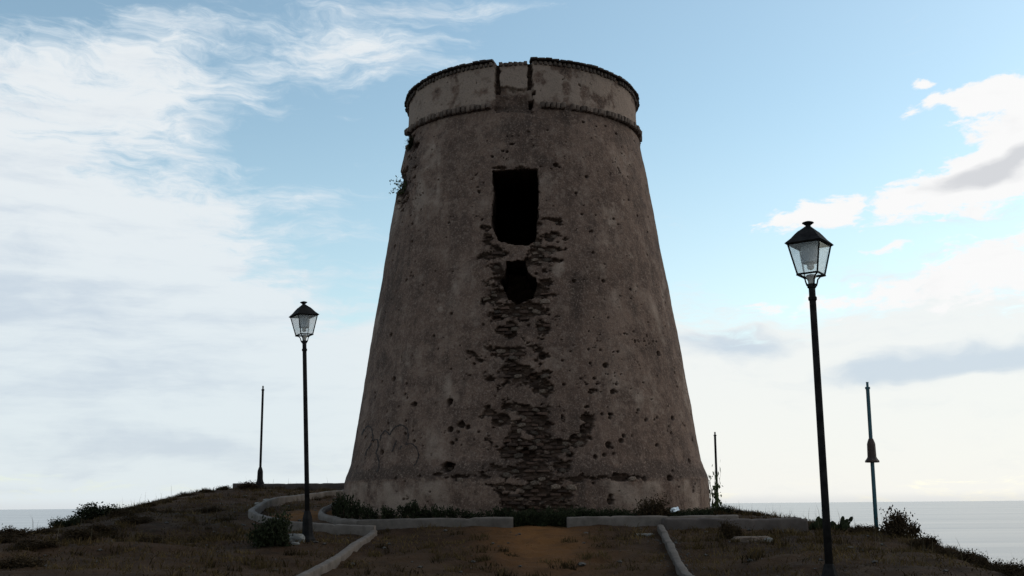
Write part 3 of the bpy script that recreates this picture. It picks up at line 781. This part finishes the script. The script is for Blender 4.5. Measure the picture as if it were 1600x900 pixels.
def street_lamp(px, py, Y, H, yaw, tilt, label):
    q = at(px, py, Y); z = gz(q[0], q[1])
    root = link('street_lamp', None, None, (q[0], q[1], z), (0, 0, 0), label=label, category='street lamp', group='lantern street lamps')
    root.rotation_euler = Euler((0, tilt, 0)); H = q[2] - z + H
    part('pedestal', root, lambda bm: lathe(bm, [(.13, -.15)] + pedestal_prof(), 8, math.pi / 8), M_IRON)
    zl = H - .69                                            # foot of the lantern cradle
    part('post', root, lambda bm: lathe(bm, [(.040, .48), (.038, 1.2), (.034, zl - .16), (.034, zl)], 14), M_IRON, True)
    part('collar', root, lambda bm: lathe(bm, [(.036, zl - .16), (.044, zl - .15), (.044, zl - .125), (.036, zl - .115)], 14), M_IRON)
    part('collar', root, lambda bm: lathe(bm, [(.035, zl - .03), (.046, zl - .02), (.046, zl + .015), (.03, zl + .02)], 14), M_IRON)
    lan = link('lantern', None, root, (0, 0, zl), (0, 0, yaw))
    zb, ze = .115, .435                                     # bottom frame and eave, above the cradle foot
    rb, re = .150, .238
    def frame(bm):
        # four corner bars, bottom and top rails
        for k in range(4):
            a, b = math.pi / 2 * k, math.pi / 2 * (k + 1)
            A0 = (rb * math.cos(a), rb * math.sin(a), zb); A1 = (re * math.cos(a), re * math.sin(a), ze); B0 = (rb * math.cos(b), rb * math.sin(b), zb); B1 = (re * math.cos(b), re * math.sin(b), ze)
            tube(bm, [A0, A1], .009, 5); tube(bm, [A0, B0], .011, 5); tube(bm, [A1, B1], .009, 5)
        lathe(bm, [(.165, zb - .012), (.165, zb - .004), (.15, zb)], 4, 0, cap=False)
    part('frame', lan, frame, M_IRON)
    def arms(bm):
        for k in range(4):
            a = math.pi / 2 * k; c, s = math.cos(a), math.sin(a)
            tube(bm, [(r * c, r * s, z_) for r, z_ in ((.034, -.01), (.05, .0), (.062, .03), (.070, .065), (.10, .095), (.155, zb - .006))], [.010, .010, .008, .008, .008, .009], 6)
    part('cradle_arms', lan, arms, M_IRON, True)
    part('socket', lan, lambda bm: lathe(bm, [(.022, .0), (.03, .02), (.034, .06), (.05, .085), (.05, .11), (.02, .118)], 12), M_SOCKET, True)
    def roof(bm):
        lathe(bm, [(re + .012, ze - .012), (re + .035, ze + .004), (re + .02, ze + .016), (.205, ze + .055), (.155, ze + .105), (.115, ze + .14), (.10, ze + .148), (.055, ze + .178), (.032, ze + .195)], 4, 0)
    part('roof', lan, roof, M_IRON)
    part('finial', lan, lambda bm: lathe(bm, [(.03, ze + .19), (.026, ze + .203), (.05, ze + .222), (.064, ze + .230), (.05, ze + .240), (.015, ze + .25)], 8), M_IRON)
    def refl(bm):
        pr = []
        for k in range(9): z_ = ze - .012 - k * .022; pr += [(.088, z_), (.082, z_ - .011)]
        lathe(bm, pr[::-1], 20)
    part('reflector', lan, refl, M_REFL, True)
    part('bulb', lan, lambda bm: lathe(bm, [(.014, ze - .27), (.03, ze - .262), (.038, ze - .24), (.034, ze - .21), (.02, ze - .19)], 12), M_SOCKET, True)
    for k in range(4):
        a, b = math.pi / 2 * k, math.pi / 2 * (k + 1)
        def pane(bm):
            f = .97
            vs = []
            for t_ in (1.0, .985):
                vs.append([bm.verts.new((r * f * t_ * math.cos(x), r * f * t_ * math.sin(x), z_)) for r, x, z_ in ((rb, a, zb + .01), (rb, b, zb + .01), (re, b, ze - .008), (re, a, ze - .008))])
            bm.faces.new(vs[0]); bm.faces.new(vs[1][::-1])
            for i in range(4): bm.faces.new((vs[0][i], vs[1][i], vs[1][(i + 1) % 4], vs[0][(i + 1) % 4]))
        part('pane', lan, pane, M_GLASS)
    return root


street_lamp(1300, 957, 10.8, 3.93, math.radians(-81), math.radians(0.2), 'tall black lantern street lamp in the right foreground')
street_lamp(481, 847, 17.6, 3.94, math.radians(-101), math.radians(-2.7), 'slightly leaning black lantern street lamp left of the tower')


def bare_pole(px, py, Y, ptop, label, mat, sleeve=None, ped=True, sleeve_mat=None, r=.036):
    q = at(px, py, Y); top = at(ptop[0], ptop[1], Y); z = min(gz(q[0], q[1]), q[2]); H = top[2] - z
    root = link('bare_pole', None, None, (q[0], q[1], z), label=label, category='pole', group='lamp posts without lanterns')
    root.rotation_euler = Euler((0, math.atan2(top[0] - q[0], H), 0))
    b = q[2] - z
    part('post', root, lambda bm: lathe(bm, [(r, -.2), (r, .6), (r * .92, H - .12), (r * .92, H - .1)], 12), mat, True)
    part('spigot', root, lambda bm: lathe(bm, [(r * 1.25, H - .14), (r * 1.25, H - .1), (r * .62, H - .095), (r * .62, H - .01), (r * .8, H)], 12), mat)
    if ped: part('pedestal', root, lambda bm: lathe(bm, [(.17, b - .12), (.17, b + .0)] + pedestal_prof(b + .01), 8, math.pi / 8), sleeve_mat or mat)
    if sleeve is not None:
        part('sleeve', root, lambda bm: lathe(bm, [(.135, sleeve), (.138, sleeve + .03), (.10, sleeve + .08), (.086, sleeve + .11), (.080, sleeve + .36), (.07, sleeve + .40), (.045, sleeve + .47)], 8, math.pi / 8), sleeve_mat or mat)
    return root


bare_pole(406, 757, 32, (411, 603), 'bare dark pole with flared foot on the platform left of the tower', M_IRON)
bare_pole(1370, 834, 21.5, (1355, 597), 'teal lamp pole without lantern, bell-shaped sleeve halfway up, far right', M_TEAL, sleeve=1.38, ped=False, sleeve_mat=M_RUST, r=.04)
bare_pole(1121.5, 803, 38, (1117, 675), 'plain thin dark pole rising behind the tower\'s right foot', M_IRON, ped=False, r=.043)


# ------------------------------------------------------------------ plants
def leaf_cloud(n, pts, size, rr, up=.3, long=1.7):
    """n leaf quads at the points given, random facing"""
    d = rr.normal(size=(n, 3)); d[:, 2] += up; d /= np.linalg.norm(d, axis=1)[:, None]
    e = np.cross(d, rr.normal(size=(n, 3))); e /= np.linalg.norm(e, axis=1)[:, None]
    s = size * rr.uniform(.6, 1.3, n)[:, None]
    a = pts; tip = pts + d * s * long; m = pts + d * s * long * .5
    V = np.stack([a, m + e * s * .45, tip, m - e * s * .45], 1).reshape(-1, 3)
    return V, np.arange(4 * n).reshape(n, 4)


def shrub_data(name, seed, n, leaf, mat, shape='dome', stems=9, up=.3, hollow=.35):
    rr = np.random.default_rng(seed); bm = bmesh.new(); tips = []
    for k in range(stems):
        a = rr.uniform(0, 6.283); l = rr.uniform(.55, 1.0)
        if shape == 'dome': e = np.array([math.cos(a) * l * .85, math.sin(a) * l * .85, rr.uniform(.35, 1.0)])
        elif shape == 'upright': e = np.array([math.cos(a) * l * .45, math.sin(a) * l * .45, rr.uniform(.6, 1.0)])
        else: e = np.array([math.cos(a) * l * .7, math.sin(a) * l * .7, rr.uniform(.2, 1)])
        m = e * .5 + rr.normal(size=3) * .06; tube(bm, [(0, 0, -.1), tuple(m), tuple(e)], [.03, .018, .006], 4); tips.append((m, e))
    stem = bm_mesh(name + '_stem', bm, M_STEM)
    per = n // (stems + 6); P = []
    for m, e in tips:
        t = rr.uniform(.3, 1.05, per)[:, None]; base = m * 0 + (np.array(m) * 2 * t * (1 - t) + np.array(e) * t ** 2)
        P.append(base + rr.normal(size=(per, 3)) * (.12 if shape != 'dome' else .17))
    if shape == 'dome':
        for _ in range(14):
            c = rr.normal(size=3); c[2] = abs(c[2]); c /= np.linalg.norm(c); c *= rr.uniform(.55, .9); P.append(c * [1, 1, .85] + rr.normal(size=(per, 3)) * .15)
    P = np.concatenate(P); P[:, 2] = np.maximum(P[:, 2], .0)
    V, fq = leaf_cloud(len(P), P, leaf, rr, up); tint = np.repeat(np.clip(rr.normal(.45, .28, len(P)), 0, 1), 4)
    return np_mesh(name + '_foliage', V, fq, mat, smooth=False, attrs={'tint': tint}), stem


KINDS = {
    'dark': [shrub_data('dark_shrub', 100 + s, 2600, .085, M_LEAF_DARK) for s in range(3)],
    'scrub': [shrub_data('scrub', 200 + s, 2200, .075, M_LEAF_SCRUB, up=.6) for s in range(4)],
    'upright': [shrub_data('leafy_plant', 300 + s, 700, .11, M_LEAF_DARK, 'upright', 8, up=.7) for s in range(4)],
    'sparse': [shrub_data('sparse_plant', 400 + s, 330, .10, M_LEAF_GREEN, 'loose', 11, up=.1) for s in range(2)],
}


def shrub(kind, name, x, y, w, h, label, group=None, var=None, z=None, cat='plant', rotx=0.0):
    f, s = KINDS[kind][(var if var is not None else random.randrange(9)) % len(KINDS[kind])]
    root = link(name, None, None, (x, y, (gz(x, y) if z is None else z) - .01), (rotx, 0, random.uniform(0, 6.28)), (w / 2, w / 2, h), label=label, category=cat)
    if group: root['group'] = group
    link('foliage', f, root); link('stem', s, root)
    return root


ORD = ['first', 'second', 'third', 'fourth', 'fifth', 'sixth', 'seventh', 'eighth', 'ninth', 'tenth', 'eleventh', 'twelfth', 'thirteenth', 'fourteenth', 'fifteenth', 'sixteenth', 'seventeenth', 'eighteenth', 'nineteenth', 'twentieth']


def shrub_row(kind, name, spots, label, group, seed=0):
    """spots: (column, distance, width, height); each label says which one it is, counted from the left"""
    for k, (px, Y, w, h) in enumerate(sorted(spots)):
        x, y = at_g(px, Y); shrub(kind, name, x, y, w, h, label + ', ' + ORD[k] + ' from the left', group)


def at_g(px, Y): q = at(px, 800, Y); return q[0], q[1]


x, y = at_g(424, 16.9); shrub('dark', 'round_bush', x, y, .66, .44, 'rounded dark green bush in front of the curved wall beside left lamp', cat='bush', var=0)
x, y = at_g(1404, 18.6); shrub('scrub', 'scrub_bush', x, y, .75, .42, 'twiggy brown bush on the skyline right of the teal pole', cat='bush', var=0)
x, y = at_g(1016, 20.15); shrub('scrub', 'scrub_bush', x, y, .75, .40, 'brown bush against the right foot of the tower', cat='bush', var=1)
x, y = at_g(1140, 18.2); shrub('scrub', 'scrub_bush', x, y, .42, .27, 'small brown bush below the grey wall beside the pale stone', cat='bush', var=2)
x, y = at_g(152, 22.6); shrub('dark', 'round_bush', x, y, .95, .27, 'dark hump-shaped bush on the left skyline against the sea', cat='bush', var=1)
x, y = at_g(103, 20.2); shrub('dark', 'round_bush', x, y, .6, .18, 'smaller dark bush left of the hump-shaped bush on skyline', cat='bush', var=2)
x, y = at_g(25, 16.6); shrub('scrub', 'scrub_bush', x, y, .7, .16, 'brown bush at the far left edge of the hill', cat='bush', var=3)
# plants at the tower's foot
shrub_row('upright', 'leafy_plant', [(524, 21.3, .5, .34), (534, 20.9, .5, .50), (546, 20.8, .5, .46), (556, 20.9, .45, .40), (570, 20.6, .42, .30), (584, 20.5, .36, .26)],
          'tall dark leafy plant at the tower\'s left corner', 'plants in the left corner bed')
shrub_row('upright', 'leafy_plant', [(px, 20.1 + .25 * abs(math.sin(px)), .5, h) for px, h in [(602, .26), (614, .2), (630, .26), (645, .33), (656, .30), (668, .22), (682, .30), (692, .22), (708, .26), (724, .2), (742, .2), (760, .22), (778, .24), (794, .22)]],
          'low dark plant behind the left kerb', 'plants behind the left kerb')
shrub_row('dark', 'low_plant', [(px, 19.95 - .15 * abs(math.sin(px * 3)), .46, h) for px, h in [(810, .24), (822, .2), (838, .24), (852, .2), (866, .26), (878, .26)]],
          'low dark plant in the gap between the kerbs', 'plants in the kerb gap')
shrub_row('dark', 'low_plant', [(px, 20.2 + dy, .55, h) for px, h, dy in [(896, .24, 0), (912, .22, 0), (930, .21, 0), (948, .2, 0), (966, .2, 0), (984, .2, 0), (1040, .17, .2), (1062, .15, .4), (1084, .15, .9), (1100, .16, 1.6)]],
          'low dark plant behind the right kerb', 'plants behind the right kerb')
x, y = at_g(1117, 23.6); shrub('sparse', 'sapling', x, y, .55, .95, 'thin leafy sapling beside the tower\'s right foot', cat='sapling', var=0)
x, y = at_g(1131, 23.0); shrub('dark', 'low_plant', x, y, .4, .16, 'low plant right of the sapling at the tower\'s right foot', var=1)
# plants on the wall
a, z, r = tw_find(626, 292); x, y = TX + (r - .03) * math.sin(a), TY - (r - .03) * math.cos(a)
q = shrub('sparse', 'wall_plant', x, y, .62, .36, 'small leafy plant growing out of the tower\'s upper left edge', z=z - .05, var=1); q.rotation_euler = (0, -1.15, 0)
a, z, r = tw_find(640, 222); x, y = TX + (r - .05) * math.sin(a), TY - (r - .05) * math.cos(a)
q = shrub('dark', 'wall_plant', x, y, .42, .20, 'dark clump of growth under the cordon at the tower\'s left edge', z=z - .06, var=0); q.rotation_euler = (0, -1.3, 0)
# skyline scrub, left and right
shrub_row('scrub', 'scrub_clump', [(5, 15.8, .6, .13), (52, 18.2, .5, .12), (75, 18.5, .4, .12), (128, 21.4, .5, .12), (180, 23.6, .7, .16), (205, 25, .7, .14), (232, 26.5, .6, .12), (262, 27.8, .6, .12), (290, 29, .6, .12), (322, 30, .5, .10), (348, 31, .5, .12), (384, 30.8, .7, .2)],
          'low brown scrub clump along the left skyline', 'scrub on the left skyline')
shrub_row('scrub', 'scrub_clump', [(60, 15.2, .6, .13), (130, 16.5, .6, .13), (165, 18.6, .7, .16), (215, 20, .7, .14), (318, 18, .5, .10), (240, 16.5, .5, .10), (40, 13.2, .6, .14), (190, 22, .6, .14), (270, 23, .6, .12), (330, 25, .6, .12), (230, 24, .6, .12), (350, 21.5, .5, .1)],
          'low brown scrub clump on the left slope', 'scrub on the left slope')
shrub_row('scrub', 'scrub_clump', [(1352, 20.6, .5, .14), (1335, 20.2, .4, .14), (1385, 20, .4, .15), (1440, 17.6, .5, .18), (1465, 16.8, .45, .14), (1490, 15.9, .45, .13), (1512, 15.1, .5, .18), (1535, 14.5, .4, .16), (1558, 13.8, .4, .14), (1580, 13.3, .4, .17), (1597, 12.7, .4, .14), (1180, 22.4, .4, .1), (1160, 22.8, .4, .1)],
          'low brown scrub clump along the right skyline', 'scrub on the right skyline')


def cactus(x, y, seed, label):
    rr = random.Random(seed); root = link('cactus', None, None, (x, y, gz(x, y)), label=label, category='cactus', group='cactus on the right skyline')
    bm = bmesh.new(); bmesh.ops.create_icosphere(bm, subdivisions=2, radius=1)
    for v in bm.verts: v.co.x *= .075; v.co.y *= .018; v.co.z = v.co.z * .11 * (1 + .15 * v.co.z) + .1
    me = bm_mesh('pad', bm, M_CACTUS, True)
    for k in range(6):
        a = rr.uniform(-.6, .6); p = link('pad', me, root, (rr.uniform(-.12, .12), rr.uniform(-.1, .1), rr.choice((0, 0, .02))), (rr.uniform(-.2, .2), a, rr.uniform(-1, 1)), rr.uniform(.5, .85))
        if k % 2 == 0: link('pad', me, root, (p.location.x + .13 * math.sin(a), p.location.y, p.location.z + .13 * math.cos(a)), (0, a + rr.uniform(-.6, .6), rr.uniform(-1, 1)), rr.uniform(.4, .6))


for k, px in enumerate((1268, 1284, 1304, 1317)):
    x, y = at_g(px, 20.6); cactus(x, y, k, 'low paddle cactus on the skyline by the right street lamp, ' + ORD[k] + ' from the left')

# ------------------------------------------------------------------ grass
def wall_dist(x, y):
    d = np.full(x.shape, 9.0)
    for p in WALLS.values():
        p = np.array(p)
        for a, b in zip(p, p[1:]):
            ab = b - a; t = np.clip(((x - a[0]) * ab[0] + (y - a[1]) * ab[1]) / (ab @ ab), 0, 1)
            d = np.minimum(d, np.hypot(x - a[0] - t * ab[0], y - a[1] - t * ab[1]))
    return d


def blades(name, x, y, h, w, mat, label, cat, seed, lean=.5, tint=None):
    rr = np.random.default_rng(seed); n = len(x); z = ground(x, y)
    a = rr.uniform(0, 6.283, n); b = rr.uniform(0, 6.283, n); l = h * lean * rr.uniform(.2, 1.2, n)
    e = np.c_[np.cos(a), np.sin(a), 0 * a] * (w / 2)[:, None]; d = np.c_[np.cos(b) * l, np.sin(b) * l, h]
    p = np.c_[x, y, z - .01]; m = p + d * np.array([.3, .3, .6])
    V = np.stack([p - e, p + e, m + e * .7, m - e * .7, p + d], 1).reshape(-1, 3); k = np.arange(n)[:, None] * 5
    t = np.clip(rr.normal(.4, .28, n), 0, 1) if tint is None else tint
    me = np_mesh(name, V, [k + np.array([[0, 1, 2, 3]]), k + np.array([[3, 2, 4]])], mat, smooth=False, attrs={'tint': np.repeat(t, 5)})
    return link(name, me, None, label=label, category=cat, kind='stuff')


def scatter(n, x0, x1, y0, y1):
    x = rng.uniform(x0, x1, n); y = rng.uniform(y0, y1, n)
    ok = (np.abs(x) < .56 * y + 1.5) & (np.hypot(x - TX, y - TY) > 4.2) & (wall_dist(x, y) > .15)
    return x[ok], y[ok]


x, y = scatter(330000, -16, 14, 8.5, 36)
o = np.zeros_like(x); nz = fbm(x * .9, y * .9, o, 120, 4); nf = fbm(x * 3.5, y * 3.5, o, 130, 3)
onpath = (1 - sstep(np.abs(x - .2), 1.4, 2.6)) * (y < 19.6)
keep = rng.random(len(x)) < np.clip(.34 + nz * .9 + nf * .7 - .75 * bare_soil(x, y), 0, 1) * .75
x, y, nz, onpath = x[keep], y[keep], nz[keep], onpath[keep]
h = rng.uniform(.018, .06, len(x)) * (1.15 + nz) * (1 - .35 * onpath) * np.where(rng.random(len(x)) > .96, 2.0, 1)
blades('grass', x, y, h, rng.uniform(.008, .02, len(x)), M_GRASS, 'short dry grass covering the hill', 'grass', 5, 1.5, np.clip(rng.normal(.28, .22, len(x)) + nz * .75, 0, 1))
# tussocks: the same dry grass standing in dense tufts
cx, cy = scatter(5200, -15, 13, 9.5, 34)
ok = rng.random(len(cx)) < np.clip(.45 + 1.2 * fbm(cx * .4, cy * .4, 0 * cx, 150, 3) - .9 * bare_soil(cx, cy), .02, 1); cx, cy = cx[ok], cy[ok]
k = rng.integers(14, 44, len(cx)); rad = np.repeat(rng.uniform(.05, .17, len(cx)), k); th = np.repeat(rng.uniform(.6, 1.5, len(cx)), k); tt = np.repeat(rng.normal(.35, .26, len(cx)), k)
ang = rng.uniform(0, 6.283, len(rad)); rr_ = rad * np.sqrt(rng.random(len(rad))); x = np.repeat(cx, k) + np.cos(ang) * rr_ * 1.5; y = np.repeat(cy, k) + np.sin(ang) * rr_
ok = wall_dist(x, y) > .12; x, y, th, tt = x[ok], y[ok], th[ok], tt[ok]
blades('tussock_grass', x, y, rng.uniform(.04, .11, len(x)) * th, rng.uniform(.008, .018, len(x)), M_GRASS, 'denser tufts of dry olive brown grass on the hill', 'grass', 15, .9, np.clip(tt + rng.normal(0, .14, len(x)), 0, 1))
# tall thin dead stalks on the skylines
x, y = scatter(2600, -13, 12, 12, 33); nz = fbm(x * .5, y * .5, 0 * x, 140, 3)
ok = (np.abs(x) > 4.6) & (rng.random(len(x)) < np.clip(nz * 1.5 + .25, 0, 1)); x, y = x[ok], y[ok]
blades('dead_stalks', x, y, rng.uniform(.12, .42, len(x)), rng.uniform(.004, .008, len(x)), M_STALK, 'thin dead grass stalks standing on the slopes', 'dry grass', 6, .25)


# ------------------------------------------------------------------ small things lying about
def gravel():
    n = 260; t = rng.random(n); a, b = np.array(WALLS['pathR'][1]), np.array(WALLS['pathR'][2]); p0 = np.array(WALLS['pathR'][0])
    p = np.where((t < .35)[:, None], p0 + (a - p0) * (.55 + t[:, None] / .35 * .45), a + (b - a) * ((t[:, None] - .35) / .65) * .75)
    side = np.where(rng.random(n) < .75, 1, -1); p = p + np.c_[side * (.09 + np.abs(rng.normal(0, .09, n))), rng.normal(0, .05, n)]
    z = ground(p[:, 0], p[:, 1]); sz = rng.uniform(.006, .02, n)
    base = np.array([(1, 0, 0), (-1, 0, 0), (0, 1, 0), (0, -1, 0), (0, 0, .7), (0, 0, -.7)]); tri = np.array([(0, 2, 4), (2, 1, 4), (1, 3, 4), (3, 0, 4), (2, 0, 5), (1, 2, 5), (3, 1, 5), (0, 3, 5)])
    V = (base[None] * sz[:, None, None] * rng.uniform(.6, 1.3, (n, 6, 1)) + np.c_[p, z + sz * .3][:, None]).reshape(-1, 3)
    link('gravel', np_mesh('gravel', V, (tri[None] + np.arange(n)[:, None, None] * 6).reshape(-1, 3), M_GRAVEL, smooth=False), None, label='pale loose gravel strewn along the right path wall', category='gravel', kind='stuff')


gravel()


def loose_stones():
    x, y = scatter(900, -12, 11, 10, 32); n = len(x); z = ground(x, y); sz = rng.uniform(.012, .05, n) * np.where(rng.random(n) > .93, 1.6, 1)
    base = np.array([(1, 0, 0), (-1, 0, 0), (0, 1, 0), (0, -1, 0), (.1, .1, .6), (0, 0, -.5), (.6, .6, .3), (-.6, .5, .35), (.5, -.6, .3), (-.6, -.6, .25)])
    tri = np.array([(0, 6, 4), (6, 2, 4), (2, 7, 4), (7, 1, 4), (1, 9, 4), (9, 3, 4), (3, 8, 4), (8, 0, 4), (0, 5, 6), (6, 5, 2), (2, 5, 7), (7, 5, 1), (1, 5, 9), (9, 5, 3), (3, 5, 8), (8, 5, 0)])
    a = rng.uniform(0, 6.283, n); c, s_ = np.cos(a)[:, None], np.sin(a)[:, None]
    B = base[None] * sz[:, None, None] * rng.uniform(.75, 1.25, (n, 10, 3)); X = B[..., 0] * c - B[..., 1] * s_; Y = B[..., 0] * s_ + B[..., 1] * c
    V = np.stack([X + x[:, None], Y + y[:, None], B[..., 2] + (z + sz * .15)[:, None]], -1).reshape(-1, 3)
    link('loose_stones', np_mesh('loose_stones', V, (tri[None] + np.arange(n)[:, None, None] * 10).reshape(-1, 3), M_GRAVEL, smooth=False), None, label='small loose stones scattered over the dry slope', category='stones', kind='stuff')


loose_stones()


def lump(name, x, y, dims, label, cat, mat, seed, rz=0.0):
    o = link(name, stone_mesh(name, mat, seed, 3), None, (x, y, gz(x, y) + dims[2] * .25), (0, 0, rz), (dims[0] * 1.2, dims[1] * 1.2, dims[2] * 1.2), label=label, category=cat); return o


x, y = at_g(465, 17.5); lump('concrete_lump', x, y, (.28, .2, .17), 'pale broken concrete lump beside the left lamp\'s foot', 'rubble', M_PALE, 300)
x, y = at_g(463, 17.1); lump('stone', x, y, (.14, .1, .05), 'small flat pale stone in front of the concrete lump', 'stone', M_PALE, 301)
x, y = at_g(1172, 17.6); lump('stone_slab', x, y, (.62, .25, .12), 'long greyish stone lying in the grass right of the path', 'stone', M_STONE, 302, .1)
x, y = at_g(1198, 17.5); lump('stone', x, y, (.14, .12, .1), 'pale stone at the end of the long greyish stone', 'stone', M_PALE, 303)
x, y = at_g(1005, 18.6); lump('stone_slab', x, y, (.34, .2, .05), 'flat pale slab on the path near the right kerb', 'stone', M_PALE, 304, .2)
for k, px in enumerate((408, 420)):
    x, y = at_g(px, 26 + k); lump('stone', x, y, (.3, .2, .1), ('pale stone beyond the curved wall on the left, the left one', 'pale stone beyond the curved wall on the left, the right one')[k], 'stone', M_PALE, 305 + k)
bm = bmesh.new(); rr = random.Random(3)
g = [[bm.verts.new((i * .05 - .1, j * .05 - .07, rr.uniform(0, .05) + .02 * i)) for i in range(5)] for j in range(4)]
for j in range(3):
    for i in range(4): bm.faces.new((g[j][i], g[j][i + 1], g[j + 1][i + 1], g[j + 1][i]))
me = bm_mesh('paper_scrap', bm, M_PAPER); x, y = at_g(1053, 20.3)
q = link('paper_scrap', me, None, (x, y, gz(x, y) + .13), (.5, .1, .3), .8, label='crumpled white scrap caught in the plants at the tower\'s right foot', category='litter')
q.modifiers.new('thickness', 'SOLIDIFY').thickness = .004
